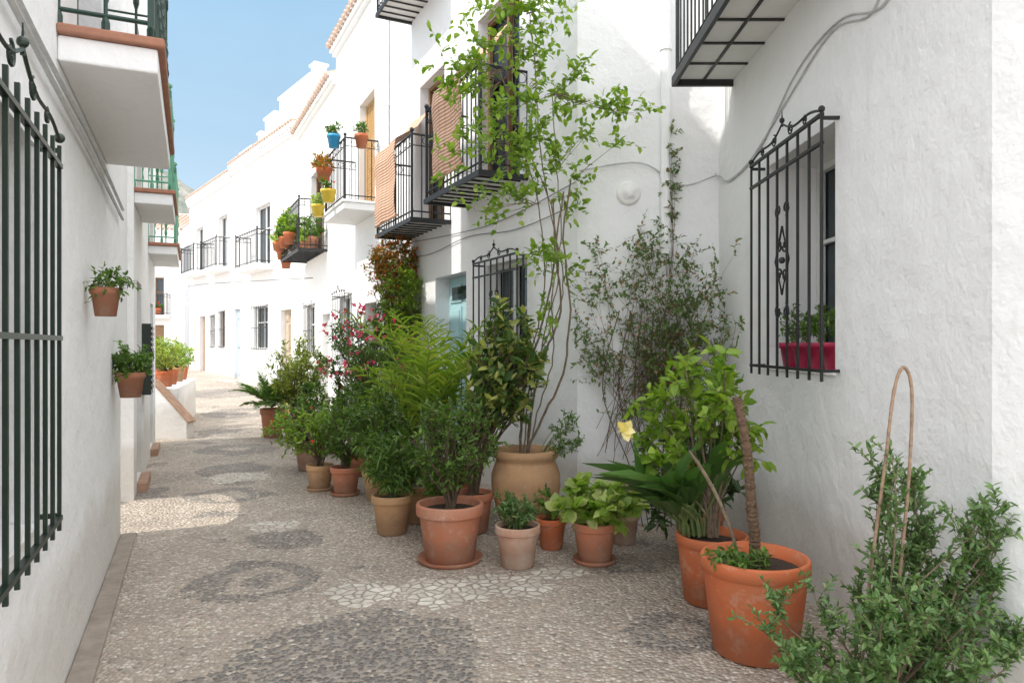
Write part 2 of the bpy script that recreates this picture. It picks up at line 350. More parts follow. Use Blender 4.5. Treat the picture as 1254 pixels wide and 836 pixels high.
# ------------------------------------------------------------ building parts
def grille(mb,x0,x1,z0,z1,y,nb=7,crest=True,orn=True,w=.014,side=0.12,ch=.11):
    for i in range(nb+1):
        x=x0+(x1-x0)*i/nb
        mb.box(x-w/2,x+w/2,y-w/2,y+w/2,z0,z1)
    for z in (z0+.05,z0+(z1-z0)*.5,z1-.08) if not orn else (z0+.06,z1-.16,z1):
        mb.box(x0-.01,x1+.01,y-.004-w/2,y+.004+w/2,z-.009,z+.009)
    for x in (x0,x1):
        for z in (z0+.06,z1-.02): mb.box(x-.009,x+.009,.0,y,z-.009,z+.009)
        if side>.12:
            mb.box(x-w/2,x+w/2,y*.5-w/2,y*.5+w/2,z0+.06,z1-.02)
        mb.ball((x,y,z1+.03),.02)
    cx=(x0+x1)/2; W=x1-x0
    if orn:
        zc=(z0+z1)/2; a=min(.11,W*.12); hh=.22
        mb.tube([(cx,y,zc+hh),(cx+a,y,zc),(cx,y,zc-hh),(cx-a,y,zc),(cx,y,zc+hh)],.008,4)
        for sx in(-1,1):
            for sz in(-1,1):
                mb.spiral(cx+sx*a*.45,y,zc+sz*.09,.045,1.3,math.pi/2*(1-sz) ,sx*sz,.007)
                mb.spiral(cx+sx*a*.6,y,zc+sz*(hh+.11),.05,1.3,-sz*math.pi/2,sx*sz,.007)
        mb.ball((cx,y,zc),.022)
    if crest:
        for sx in(-1,1):
            pts=[]
            for i in range(13):
                t=i/12; pts.append((cx+sx*W*.5*(1-t),y,z1+.02+ch*(t**1.6)+.025*math.sin(t*math.pi*2)))
            mb.tube(pts,.008,4)
            mb.spiral(cx+sx*W*.12,y,z1+.055,.042,1.5,math.pi*.5,sx,.006)
            mb.spiral(cx+sx*W*.3,y,z1+.04,.03,1.4,math.pi*.5,-sx,.006)
        mb.ball((cx,y,z1+ch+.04),.018); mb.tube([(cx,y,z1+ch),(cx,y,z1+ch+.1)],[.009,.002],5)
def window(house,u0,u1,z0,z1,d=.16,frame='frame_w',gr=None,gy=.1,crest=True,orn=True,nb=7,mat='iron',sill=True,shutter=None,ext=.05):
    g=MB(); g.quad((u0,-d+.012,z0),(u1,-d+.012,z0),(u1,-d+.012,z1),(u0,-d+.012,z1)); w=g.obj('window',['glass'],house)
    if shutter: 
        s=MB(); k=int((z1-z0)/.06)
        for i in range(k):
            z=z0+.03+(z1-z0-.06)*i/k; s.box(u0+.05,u1-.05,-d+.03,-d+.055,z,z+.045)
        s.obj('shutter',[shutter],w)
    f=MB(); t=.055
    for a in((u0,u0+t,z0,z1),(u1-t,u1,z0,z1),(u0+t,u1-t,z0,z0+t),(u0+t,u1-t,z1-t,z1),((u0+u1)/2-.03,(u0+u1)/2+.03,z0+t,z1-t)):
        f.box(a[0]+.002,a[1]-.002,-d+.02,-d+.07,a[2]+.002,a[3]-.002)
    if not shutter: 
        zz=z0+(z1-z0)*.62; f.box(u0+t,(u0+u1)/2-.032,-d+.025,-d+.06,zz-.015,zz+.015); f.box((u0+u1)/2+.032,u1-t,-d+.025,-d+.06,zz-.015,zz+.015)
    f.obj('frame',[frame],w,bevel=.004)
    if sill:
        s=MB(); s.box(u0+.003,u1-.003,-d+.072,.012,z0+.001,z0+.02); s.obj('sill',['white2'],w,bevel=.004)
    if gr:
        gm=MB(); grille(gm,u0-ext,u1+ext,z0-.03,z1+.02,gy,nb,crest,orn,side=gy); gm.obj('grille',[mat],w)
def door(house,u0,u1,z0,z1,d=.2,mat='wood',glazed=False):
    m=MB(); y=-d+.05
    m.box(u0+.002,u1-.002,-d+.005,y,z0,z1-.002)
    n=2 if u1-u0>.75 else 1; w=(u1-u0)/n
    for i in range(n):
        a=u0+i*w+.07; b=u0+(i+1)*w-.07
        for za,zb in((z0+.12,z0+(z1-z0)*.38),(z0+(z1-z0)*.44,z1-.4),(z1-.34,z1-.1)):
            m.box(a,b,y,y+.018,za,zb); m.box(a+.04,b-.04,y+.018,y+.03,za+.04,zb-.04)
    o=m.obj('door',[mat],house,bevel=.005)
    if glazed:
        g=MB(); g.box(u0+.2,u1-.2,y+.03,y+.036,z1-.30,z1-.14); g.obj('door_glass',['glass'],o)
    h=MB(); h.tube([(u0+w-.05 if n==2 else u0+.1,y,z0+1.05),(u0+w-.05 if n==2 else u0+.1,y+.06,z0+1.05)],.012,8); h.ball((u0+w-.05 if n==2 else u0+.1,y+.07,z0+1.05),.028); h.obj('handle',['brass'],o,smooth=True)
    s=MB(); s.box(u0+.003,u1-.003,-d+.055,.10,z0-.16,z0-.001); s.obj('doorstep',['step'],house,bevel=.01)
def railing(u0,u1,w,z0,h,sp=.11,bw=.012,style='bars'):
    m=MB(); zt=z0+h
    for a,b_ in(((u0,0),(u0,w)),((u0,w),(u1,w)),((u1,w),(u1,0))):
        L=math.hypot(b_[0]-a[0],b_[1]-a[1]); n=max(2,int(L/sp))
        dx=(b_[0]-a[0])/L; dy=(b_[1]-a[1])/L
        for z,t in((zt,.016),(z0+.08,.011),(zt-.14,.008)):
            m.tube([(a[0],a[1],z),(b_[0],b_[1],z)],t,4 if style=='bars' else 6)
        for i in range(n+1):
            x=a[0]+(b_[0]-a[0])*i/n; y=a[1]+(b_[1]-a[1])*i/n
            if style=='bars':
                m.box(x-bw/2,x+bw/2,y-bw/2,y+bw/2,z0,zt)
                if i<n and i%2==0:
                    cx=x+dx*L/n/2; cy=y+dy*L/n/2; rr=L/n*.42
                    m.tube([(cx+dx*rr*math.cos(q),cy+dy*rr*math.cos(q),zt-.07+rr*math.sin(q)) for q in [k*math.pi/4 for k in range(9)]],.005,3,cap=False)
            else:
                m.lathe([(.018,0),(.018,.05),(.009,.08),(.009,h*.3),(.022,h*.36),(.012,h*.42),(.026,h*.5),(.012,h*.58),(.022,h*.64),(.009,h*.7),(.009,h*.9),(.02,h*.94),(.02,h)],(x,y,z0),8)
    for x,y in((u0,w),(u1,w)):
        m.box(x-.014,x+.014,y-.014,y+.014,z0-.02,zt+.02); m.ball((x,y,zt+.05),.03)
    return m
def balcony(house,u0,u1,z,w,style='slats',mat='iron',h=1.05,rstyle='bars',sp=.11):
    m=MB()
    if style=='slats':
        m.box(u0,u0+.035,0,w,z-.055,z,0); m.box(u1-.035,u1,0,w,z-.055,z,0); m.box(u0+.035,u1-.035,w-.03,w,z-.055,z,0)
        n=int((u1-u0)/.17)
        for i in range(1,n):
            x=u0+(u1-u0)*i/n; m.box(x-.010,x+.010,0.002,w-.031,z-.035,z-.018,0)
        m.box(u0+.037,u1-.037,.002,w-.032,z-.016,z-.002,1)
        b=m.obj('balcony',[mat,'slat'],house)
    elif style=='panels':
        m.box(u0+.03,u1-.03,.001,w-.03,z-.02,z,1)
        m.box(u0-.01,u0+.02,0,w+.01,z-.07,z+.01,0); m.box(u1-.02,u1+.01,0,w+.01,z-.07,z+.01,0); m.box(u0+.021,u1-.021,w-.02,w+.01,z-.07,z+.01,0)
        n=int((u1-u0)/.36)
        for i in range(1,n):
            x=u0+(u1-u0)*i/n; m.box(x-.011,x+.011,.002,w-.021,z-.034,z-.021,0)
        m.box(u0+.021,u1-.021,w*.5-.01,w*.5+.01,z-.033,z-.0215,0)
        b=m.obj('balcony',[mat,'slat'],house)
    else:
        m.box(u0,u1,0,w,z-.16,z-.045,0); m.box(u0-.03,u1+.03,0,w+.03,z-.044,z,1)
        b=m.obj('balcony',['white',('tile_red' if style=='slab_t' else 'white2')],house,bevel=.01)
    r=railing(u0+.03,u1-.03,w-.03,z,h,sp,style=rstyle); r.obj('railing',[mat],b)
    return b
def house(name,label,origin,rz,L,H,ops,mat='white',depth=6,near=None,far=None,roof='tile',z0=-.3,pitch=.42):
    e=thing(name,label,'house',origin,rz); m=MB()
    X=sorted({0,L}|{o[0] for o in ops}|{o[1] for o in ops}); Z=sorted({z0,H}|{o[2] for o in ops}|{o[3] for o in ops})
    for i in range(len(X)-1):
        for j in range(len(Z)-1):
            cx=(X[i]+X[i+1])/2; cz=(Z[j]+Z[j+1])/2
            if any(o[0]<cx<o[1] and o[2]<cz<o[3] for o in ops): continue
            m.quad((X[i],0,Z[j]),(X[i+1],0,Z[j]),(X[i+1],0,Z[j+1]),(X[i],0,Z[j+1]))
    for o in ops:
        a,b,c,d=o[:4]; t=-(o[4] if len(o)>4 else .16)
        m.quad((a,0,c),(a,t,c),(a,t,d),(a,0,d)); m.quad((b,0,c),(b,0,d),(b,t,d),(b,t,c)); m.quad((a,0,d),(a,t,d),(b,t,d),(b,0,d)); m.quad((a,0,c),(b,0,c),(b,t,c),(a,t,c))
        m.quad((a,t,c),(b,t,c),(b,t,d),(a,t,d))
    n=near or (0,-depth); f=far or (0,-depth)
    A=(n[0],n[1]); B=(L+f[0],f[1])
    m.quad((0,0,z0),(0,0,H),(A[0],A[1],H),(A[0],A[1],z0)); m.quad((L,0,z0),(B[0],B[1],z0),(B[0],B[1],H),(L,0,H))
    m.quad((A[0],A[1],z0),(A[0],A[1],H),(B[0],B[1],H),(B[0],B[1],z0)); m.quad((0,0,H),(L,0,H),(B[0],B[1],H),(A[0],A[1],H))
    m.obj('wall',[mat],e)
    r=MB()
    if roof=='tile':
        r.box(0,L,0.0,.08,H-.16,H-.09,1); r.box(0,L,0.0,.14,H-.089,H+.0,1)
        k=int(L/.2)
        r.add([(0,.17,H+.03),(L,.17,H+.03),(L,-depth*.5,H+.03+pitch*depth*.5),(0,-depth*.5,H+.03+pitch*depth*.5),(0,.17,H+.004),(L,.17,H+.004),(L,-depth*.5,H+.004),(0,-depth*.5,H+.004)],
              [(0,1,2,3),(4,7,6,5),(0,4,5,1),(1,5,6,2),(0,3,7,4)],1)
        r.add([(0,-depth*.5,H+.03+pitch*depth*.5),(L,-depth*.5,H+.03+pitch*depth*.5),(L,-depth,H),(0,-depth,H)],[(0,1,2,3)],0)
        for i in range(k):
            x=(i+.5)*L/k; q=pitch
            for s in range(6):
                y0=.22-s*.45; y1=y0-.47; jz=R.uniform(-.006,.006)
                r.tube([(x,y0,H+.03-q*(y0-.17)+.010+jz),(x,y1,H+.03-q*(y1-.17)+jz)],[.065,.058],7,0)
    elif roof=='cornice':
        r.box(0,L,0.0,.08,H-.18,H-.10,1); r.box(0,L,-.3,.15,H+.002,H+.14,1)
        k=int(L/.22)
        for i in range(k):
            x=(i+.5)*L/k; r.box(x-.05,x+.05,.001,.13,H-.099,H+.001,1)
        for i in range(k): 
            x=(i+.5)*L/k; r.tube([(x,.20,H+.17),(x,-.25,H+.22)],[.05,.045],6,0)
    else:
        r.box(0.002,L-.002,-.25,.06,H+.002,H+.12,1)
    r.obj('roof',['tile',mat],e)
    return e
# ---------------- right side
nr=house('house','white plastered house with black window grille and overhead balcony',(1.85,2.74,0),math.pi/2,3.62,6.0,
   [(1.33,2.41,1.42,2.88,.42)],'white',depth=5,near=(-2.2,-1.0),roof='flat')
window(nr,1.33,2.41,1.42,2.88,.42,'frame_w',gr=True,gy=.10,nb=7,crest=True,ext=.05,sill=True)
balcony(nr,.2,3.22,3.83,.5,'panels',h=1.0)
RZ=math.atan2(.898,-.44)
A0=(.585,6.36,0)
ha=house('house','white house with blinds over iron balconies and aqua door',A0,RZ,6.0,8.3,
   [(.98,2.0,1.15,2.5,.18),(2.6,3.7,.12,2.5,.25),(1.15,2.25,3.32,5.4,.2),(3.35,4.35,3.22,5.3,.2),(3.4,4.3,6.45,8.1,.2),(4.75,5.5,.1,2.3,.25)],
   'white3',depth=6,near=(-.44*4,-.898*4),roof='flat')
window(ha,.98,2.0,1.15,2.5,.18,'frame_w',gr=True,gy=.14,nb=7)
door(ha,2.6,3.7,.12,2.5,.25,'aqua',True)
door(ha,4.75,5.5,.1,2.3,.25,'wood')
window(ha,1.15,2.25,3.32,5.4,.2,'wood',sill=False); window(ha,3.35,4.35,3.22,5.3,.2,'wood',sill=False); window(ha,3.4,4.3,6.45,8.1,.2,'wood',sill=False)
balcony(ha,.95,2.6,3.32,.55,'slats'); balcony(ha,3.1,4.75,3.2,.55,'slats'); balcony(ha,3.1,4.75,6.42,.55,'slats')
def blind(h,u0,u1,zw,zr,zb,w):
    m=MB(); ns=10
    path=[(.03,zw),(w*.5,zw-(zw-zr)*.6-.02),(w+.02,zr+.01)]+[(w+.03+.012*math.sin(k*1.7),zr-(zr-zb)*k/6) for k in range(1,7)]
    for th in (0,.010):
        for i in range(len(path)-1):
            (ya,za),(yb,zb_)=path[i],path[i+1]
            for j in range(ns):
                a=u0+(u1-u0)*j/ns; b_=u0+(u1-u0)*(j+1)/ns
                fa=.015*math.sin(j*.9+i*.3); fb=.015*math.sin((j+1)*.9+i*.3); fa2=.015*math.sin(j*.9+(i+1)*.3); fb2=.015*math.sin((j+1)*.9+(i+1)*.3)
                m.quad((a,ya+th+fa,za),(b_,ya+th+fb,za),(b_,yb+th+fb2,zb_),(a,yb+th+fa2,zb_))
    m.tube([(u0,path[-1][0],path[-1][1]),(u1,path[-1][0],path[-1][1])],.018,8)
    m.obj('blind',['blind'],h)
blind(ha,1.3,2.2,5.0,4.42,3.45,.55); blind(ha,3.6,4.65,4.85,4.3,3.3,.55)
p=MB(); p.tube([(5.9,.05,.2),(5.9,.05,8.2)],.045,10); 
for z in (1.5,3.5,5.5,7.5): p.tube([(5.9,.05,z),(5.9,.05,z+.05)],.055,10)
p.obj('downpipe',['white2'],ha,smooth=False)
p=MB(); p.tube([(1.36,6.30,2.4),(1.36,6.30,8.1)],.045,10,0)
for z in (2.45,4.2,6): p.tube([(1.36,6.30,z),(1.36,6.30,z+.06)],.056,10)
p.obj('downpipe',['white3'],ha,world=True)
p=MB(); p.lathe([(.001,.05),(.05,.05),(.055,.035),(.085,.035),(.105,.02),(.11,0)],(0,0,0),20)
for i,v in enumerate(p.v): p.v[i]=(1.04+v[0],6.358-v[2],2.95+v[1])
p.obj('vent_cap',['white2'],ha,world=True,smooth=True)
def S(u,w=0,z=0): return (A0[0]-.44*u-.898*w, A0[1]+.898*u-.44*w, z)
B0=S(6.0); hb=house('house','white house with flower pots on its balcony rail',B0,RZ,3.9,7.9,
   [(.7,1.5,.12,2.35,.25),(.8,1.9,4.06,6.1,.2),(2.5,3.5,1.2,2.6,.16)],'white',depth=6)
door(hb,.7,1.5,.12,2.35,.25,'wood_l'); window(hb,.8,1.9,4.06,6.1,.2,'orange_wood',shutter='orange_wood',sill=False)
window(hb,2.5,3.5,1.2,2.6,.16,gr=True,gy=.16,nb=6,crest=True,orn=False)
balcony(hb,.55,2.2,4.05,.6,'slab',h=1.05)
C0=S(9.9); hc=house('house','white house with plants crowding an iron balcony',C0,RZ,4.8,7.35,
   [(.6,1.5,.12,2.3,.2),(1.3,2.9,3.76,5.8,.2),(2.4,3.4,1.3,2.6,.16)],'white2',depth=6)
door(hc,.6,1.5,.12,2.3,.2,'frame_w'); window(hc,1.3,2.9,3.76,5.8,.2,'wood',sill=False); window(hc,2.4,3.4,1.3,2.6,.16,gr=True,gy=.1,nb=6,crest=False,orn=False)
balcony(hc,.9,3.5,3.75,.65,'slats',h=1.1)
FZ=math.atan2(.796,-.605)
Q0=S(14.7)
def SF(u,w=0,z=0): return (Q0[0]-.605*u-.796*w, Q0[1]+.796*u-.605*w, z)
f1=house('house','white house with flat black window grille and small balcony',SF(0),FZ,6.2,7.6,
   [(.5,1.4,.45,2.6,.2),(2.5,3.8,1.45,2.8,.16),(2.3,3.7,4.0,5.9,.18),(5.3,6.0,.45,2.8,.15)],'white',depth=6,roof='cornice')
door(f1,.5,1.4,.45,2.6,.2,'wood_l'); window(f1,2.5,3.8,1.45,2.8,.16,gr=True,gy=.08,nb=8,crest=False,orn=False); window(f1,2.3,3.7,4.0,5.9,.18,sill=False); door(f1,5.3,6.0,.45,2.8,.15,'blue_door')
balcony(f1,2.0,4.2,4.0,.5,'slab',h=1.0)
f2=house('house','white house with two iron balconies by the street bend',SF(6.2),FZ,6.0,7.4,
   [(.9,1.5,1.5,2.8,.16),(.6,1.7,4.3,6.2,.18),(3.8,4.9,4.4,6.2,.18),(3.6,4.4,.5,2.7,.2),(2.2,2.8,1.5,2.7,.15)],'white3',depth=6,roof='cornice')
window(f2,.9,1.5,1.5,2.8,.16,'wood',gr=True,gy=.05,crest=False,orn=False,nb=5); window(f2,.6,1.7,4.3,6.2,.18,sill=False); window(f2,3.8,4.9,4.4,6.2,.18,sill=False); door(f2,3.6,4.4,.5,2.7,.2,'wood'); window(f2,2.2,2.8,1.5,2.7,.15,gr=True,gy=.05,crest=False,orn=False,nb=4)
balcony(f2,.2,2.3,4.3,.5,'slab',h=1.0); balcony(f2,3.3,5.4,4.4,.5,'slab',h=1.0)
for (u,L_,h0,h1,wd) in ((.6,2.6,7.5,9.3,-.6),(3.6,1.0,7.5,9.0,-.6),(6.6,1.4,7.4,8.6,-.8)):
    c=MB(); c.box(0,L_,-1.6,0,0,h1-h0); c.box(-.05,L_+.05,-1.65,.05,h1-h0+.001,h1-h0+.08)
    t=thing('roof_turret','white plastered roof room above the tiles','roof room',SF(u,wd,h0),FZ); c.obj('wall',['white'],t)
    k=MB(); k.box(L_*.3,L_*.3+.35,-.8,-.45,h1-h0+.082,h1-h0+.7); k.box(L_*.3-.05,L_*.3+.4,-.85,-.4,h1-h0+.701,h1-h0+.76); k.obj('chimney',['white'],t)
e1=house('house','white house closing the end of the street with small balcony',(-15.2,33.0,0),math.pi+.12,5.0,6.9,
   [(.9,1.7,2.9,4.7,.15),(.9,1.7,.5,2.5,.15),(2.6,3.3,3.6,4.6,.15)],'white',depth=6)
window(e1,.9,1.7,2.9,4.7,.15,'wood',sill=False); door(e1,.9,1.7,.5,2.5,.15,'wood'); window(e1,2.6,3.3,3.6,4.6,.15); balcony(e1,.6,2.0,2.95,.45,'slab',h=.95)
e2=house('house','taller white house with tiled roof behind the bend',(-13.6,40.0,0),math.pi+.05,9,8.0,[(2,2.8,5,6.6,.15),(4,4.8,5,6.6,.15)],'white3',depth=6)
window(e2,2,2.8,5,6.6,.15,sill=False); window(e2,4,4.8,5,6.6,.15,sill=False)
# ---------------- left side
LZ=math.atan2(-.912,.4104)
def LP(Y,w=0,z=0):
    t=(Y-12)/.912; return (-5.998-.4104*t+.912*w, 12+.912*t+.4104*w, z)
def uL(Y,Y1): return (Y1-Y)/.912
YE=5.95
l1=house('house','white house with tall dark green window grille',LP(YE),LZ,uL(.4,YE),9.2,
   [(uL(2.72,YE),uL(1.6,YE),.9,2.36,.2),(uL(4.7,YE),uL(3.7,YE),3.0,4.9,.2)],'white',depth=2.6,roof='flat')
window(l1,uL(2.72,YE),uL(1.6,YE),.9,2.36,.2,'darkgreen',gr=True,gy=.07,nb=9,crest=True,orn=False,mat='darkgreen')
window(l1,uL(4.7,YE),uL(3.7,YE),3.0,4.9,.2,'darkgreen',sill=False)
balcony(l1,uL(4.98,YE),uL(3.15,YE),3.02,.40,'slab_t',mat='green_iron',rstyle='cast',sp=.16)
Y2=7.3
l2=house('house','white house with light green balcony railings',LP(9.0),LZ,uL(Y2,9.0),6.4,
   [(uL(8.4,9),uL(7.7,9),.1,2.3,.2),(uL(8.4,9),uL(7.7,9),3.1,5.1,.2)],'white2',depth=3.5,roof='flat')
door(l2,uL(8.4,9),uL(7.7,9),.1,2.3,.2,'darkgreen'); window(l2,uL(8.4,9),uL(7.7,9),3.1,5.1,.2,'wood',sill=False)
balcony(l2,.5,uL(Y2+.03,9),3.22,.36,'slab_t',mat='green_light',rstyle='cast',sp=.16)
l3=house('house','white house with green shutter and small tiled balcony',LP(11.6),LZ,uL(9.0,11.6),6.4,
   [(uL(11,11.6),uL(10.1,11.6),3.0,5.1,.2),(uL(10.9,11.6),uL(10.2,11.6),.1,2.2,.2)],'white',depth=3.5,roof='flat')
door(l3,uL(10.9,11.6),uL(10.2,11.6),.1,2.2,.2,'aqua'); window(l3,uL(11,11.6),uL(10.1,11.6),3.0,5.1,.2,sill=False)
balcony(l3,.3,uL(9.7,11.6),3.0,.36,'slab_t',mat='green_light',rstyle='cast',sp=.16)
aw=thing('archway','white arch wall spanning the narrow side alley','archway',LP(Y2-.001),LZ); m=MB(); Lw=uL(YE+.001,Y2-.001)  # added wall, open below, that trims alley sunlight to a short patch
prof=[(0,8.6),(0,1.25)]+[(Lw/2-Lw/2*math.cos(math.pi*i/10),1.25+.30*math.sin(math.pi*i/10)) for i in range(1,10)]+[(Lw,1.25),(Lw,8.6)]
kk=len(prof)
m.add([(x,-.06,z) for x,z in prof]+[(x,-.28,z) for x,z in prof],[tuple([0,1,2,3,4,5,6]) ,tuple([0,6,kk-1]),tuple(range(6,kk))]+[tuple(i+kk for i in f)[::-1] for f in (tuple([0,1,2,3,4,5,6]),(0,6,kk-1),tuple(range(6,kk)))]+[(i,i+kk,i+1+kk,i+1) for i in range(kk-1)]+[(kk-1,2*kk-1,kk,0)])
m.obj('wall',['white'],aw)
sw=thing('garden_wall','low white wall with sloping terracotta coping beside steps','wall',(-6.6,12.05,0),0)
m=MB(); m.add([(0,0,-.1),(1.1,0,-.1),(1.1,0,.28),(.5,0,.95),(0,0,1.1),(0,.25,-.1),(1.1,.25,-.1),(1.1,.25,.28),(.5,.25,.95),(0,.25,1.1)],
  [(0,1,2,3,4),(9,8,7,6,5),(0,5,6,1),(1,6,7,2),(2,7,8,3),(3,8,9,4),(4,9,5,0)])
m.obj('wall',['white'],sw,bevel=.02)
m=MB()
for (a,b) in (((0,1.105),(.5,.955)),((.5,.955),(1.12,.27))):
    m.add([(a[0],-.02,a[1]),(b[0],-.02,b[1]),(b[0],.27,b[1]),(a[0],.27,a[1]),(a[0],-.02,a[1]+.025),(b[0],-.02,b[1]+.025),(b[0],.27,b[1]+.025),(a[0],.27,a[1]+.025)],[(0,3,2,1),(4,5,6,7),(0,1,5,4),(1,2,6,5),(2,3,7,6),(3,0,4,7)])
m.obj('coping',['step'],sw)
TZ=.343; TO=(-8.75,11.4)
te=thing('terrace','raised white terrace carrying potted plants','terrace',(TO[0],TO[1],0),TZ)
m=MB(); m.box(0,3.1,0,3.6,-.1,.85); m.obj('wall',['white2'],te,bevel=.02)
def TP(x,y,z=.85): return (TO[0]+x*math.cos(TZ)-y*math.sin(TZ),TO[1]+x*math.sin(TZ)+y*math.cos(TZ),z)
m=MB(); m.box(0,uL(.4,YE),.002,.12,-.05,.022); k=thing('kerb','worn stone gutter strip along the wall foot','kerb',LP(YE),LZ); m.obj('stone',['gutter'],k,bevel=.01)
m=MB(); m.box(.3,12,.002,.8,.0,.44); k=thing('pavement','raised stone pavement before the white houses','pavement',SF(0,0,0),FZ); m.obj('slab',['stone'],k,bevel=.01)
def cable(label,paths,mat='cable',r=.008):
    c=thing('electric_cable',label,'cable',paths[0][0]); m=MB()
    for p in paths: m.tube(crom(p),r,5)
    m.obj('wire',[mat],c,world=True)
X=1.84
cable('grey electric cables sagging across the white wall',[
 [(X,3.3,3.4),(X,3.55,3.28),(X,4.0,3.42),(X,4.6,3.36),(X,5.3,3.05),(X,6.0,2.98),(X-.02,6.33,3.1),(1.5,6.345,3.02),(1.15,6.345,3.22),(.6,6.345,3.15)],
 [(X,3.4,3.6),(X,3.62,3.3),(X,4.1,3.40),(X,4.8,3.22),(X,5.5,3.02),(X,6.1,3.0),(X-.03,6.33,3.12)]],r=.006)
cable('thin cables running along the house front',[[S(.0,.02,2.85),S(1.2,.02,2.80),S(2.5,.02,2.9),S(4,.02,2.85),S(5.8,.02,3.0)],[S(0,.02,3.05),S(1.5,.02,2.95),S(3,.02,3.0),S(5.8,.02,3.2)]],'cable_d',.005)
cable('black cable slung across the lane',[[S(12,.1,3.2),(-7.5,18,3.15),(-10,22,3.4),SF(11,.1,3.9)]],'cable_d',.012)
cable('grey conduits along the upper wall',[[LP(1.2,.03,2.75),LP(2.5,.03,2.72),LP(4,.03,2.75),LP(5.8,.03,2.7)],[LP(1.2,.03,2.68),LP(4,.03,2.66),LP(5.8,.03,2.62)]],'cable',.012)
# ------------------------------------------------------------ pots & plants
def pot(label,loc,r,h,mat='terra',style='rim',saucer=False,cat='potted plant',group='potted plants along the house wall'):
    e=thing('potted_plant',label,cat,loc,group=group); m=MB()
    if style=='rim': pr=[(.001,0),(r*.68,0),(r*.72,.01),(r*.90,h*.78),(r*.91,h*.80),(r*.99,h*.81),(r,h*.83),(r,h*.97),(r*.98,h),(r*.90,h),(r*.88,h*.97),(r*.86,h*.86)]
    elif style=='urn': pr=[(.001,0),(r*.62,0),(r*.68,.02),(r*.90,h*.28),(r*1.03,h*.55),(r*1.02,h*.70),(r*.90,h*.84),(r*.88,h*.88),(r*.97,h*.91),(r*.98,h*.98),(r*.93,h),(r*.85,h),(r*.83,h*.9)]
    else: pr=[(.001,0),(r*.72,0),(r*.78,.01),(r*.95,h*.84),(r*.955,h*.85),(r*.995,h*.86),(r,h*.98),(r*.98,h),(r*.92,h),(r*.88,h*.86)]
    m.lathe(pr,n=40,wob=.006); m.obj('pot',[mat],e,smooth=True)
    s=MB(); s.lathe([(r*.87,h*.87),(r*.5,h*.9),(.001,h*.91)],n=20,wob=.02); s.obj('soil',['soil'],e,smooth=True)
    if saucer:
        s=MB(); s.lathe([(.001,-.0),(r*.9,0),(r*.98,.035),(r*.95,.035),(r*.88,.012),(r*.6,.012)],n=36); s.obj('saucer',[mat],e,smooth=True)
    return e
def fin(e,sb,lv,mat='L_mid',bark='bark',w=.45,droop=.25,seed=1):
    if sb.v: sb.obj('stem',[bark],e,world=True)
    if lv and lv.P: lv.obj('foliage',mat,e,w,droop,seed=seed)
def flowers(e,pts,mat,sz,n=6,seed=3,name='flower',w=.8):
    for k,p in enumerate(pts[:95]):
        lv=LV()
        for i in range(n): 
            d=rv().normalized()+V((0,-.3,.2)); lv.add(p,d,sz*R.uniform(.8,1.2))
        lv.obj(name,mat,e,w,.2,seed=seed+k)
def drypuff(e,pts,mat,sz,name):
    lv=LV()
    for p in pts:
        for i in range(5): lv.add(p,rv(),sz)
    lv.obj(name,mat,e,.8,.2)
def bushpot(label,loc,r,h,pm,c,rad,nT,mat='L_mid',style='rim',saucer=False,bark='bark_d',w=.45,droop=.25,fl=None,**k):
    e=pot(label,loc,r,h,pm,style,saucer); sb=MB(); lv=LV(); T=ell(c,rad,nT)
    shrub(sb,lv,(loc[0],loc[1],loc[2]+h*.9),T,**k); fin(e,sb,lv,mat,bark,w,droop,seed=len(label))
    if fl: flowers(e,ell((c[0],c[1]-.1,c[2]+.05),(rad[0]*1.15,rad[1]*1.15,rad[2]*1.15),fl[1]),fl[0],fl[2],fl[3] if len(fl)>3 else 5)
    return e
# P1
e=pot('large orange terracotta pot with a leaning bare trunk',(1.27,3.72,0),.275,.5,'terra_o','bowl')
sb=MB(); fine=crom([(1.28,3.75,.42),(1.275,3.74,.6),(1.255,3.74,.8),(1.235,3.74,1.05),(1.19,3.76,1.32)],22,.0025); 
sb.tube(fine,[(.029*(1-.22*i/88)+(.002 if i%3 else -.001)+R.uniform(-.002,.002)) for i in range(len(fine))],11); sb.obj('trunk',['trunk'],e,world=True)
sb=MB(); lv=LV(); shrub(sb,lv,(1.16,3.62,.44),ell((1.16,3.60,.50),(.16,.12,.05),12),r0=.004,twn=4,twl=.05,lpt=5,ls=.045); fin(e,sb,lv,'L_mid','stemg')
sb=MB(); sb.tube(bez(V((1.2,3.75,.45)),V((1.15,3.75,.7)),V((1.05,3.8,.9)),V((.97,3.9,1.02))),[.010]*7+[.005],6); sb.obj('stem',['bark'],e,world=True)
# P2 hibiscus
e=pot('orange pot with glossy hibiscus and a cream flower',(1.25,4.45,0),.22,.42,'terra_o','bowl')
sb=MB(); lv=LV(); T=ell((1.08,4.5,1.14),(.38,.3,.32),18)+ell((1.33,4.4,1.25),(.2,.25,.28),8)
cl=lambda q:q.x<1.82
shrub(sb,lv,(1.25,4.45,.4),T,r0=.008,twn=7,twl=.13,lpt=6,ls=.08,clip=cl,start=.55); fin(e,sb,lv,'L_bright','bark',.6,.3)
sb=MB(); lv=LV()
for i in range(42):
    a=R.uniform(0,6.28); b0=V((1.14+R.uniform(-.08,.08),4.48+R.uniform(-.05,.1),.4)); L=R.uniform(.4,.8); d=V((math.cos(a)*.5-.3,math.sin(a)*.4-.12,.9)).normalized()
    t=b0+d*L*.42; sb.tube(bez(b0,b0+V((0,0,L*.25)),t-d*.05,t,5),.007,5); lv.add(t,(d+V((0,0,-.15))).normalized(),L*.6)
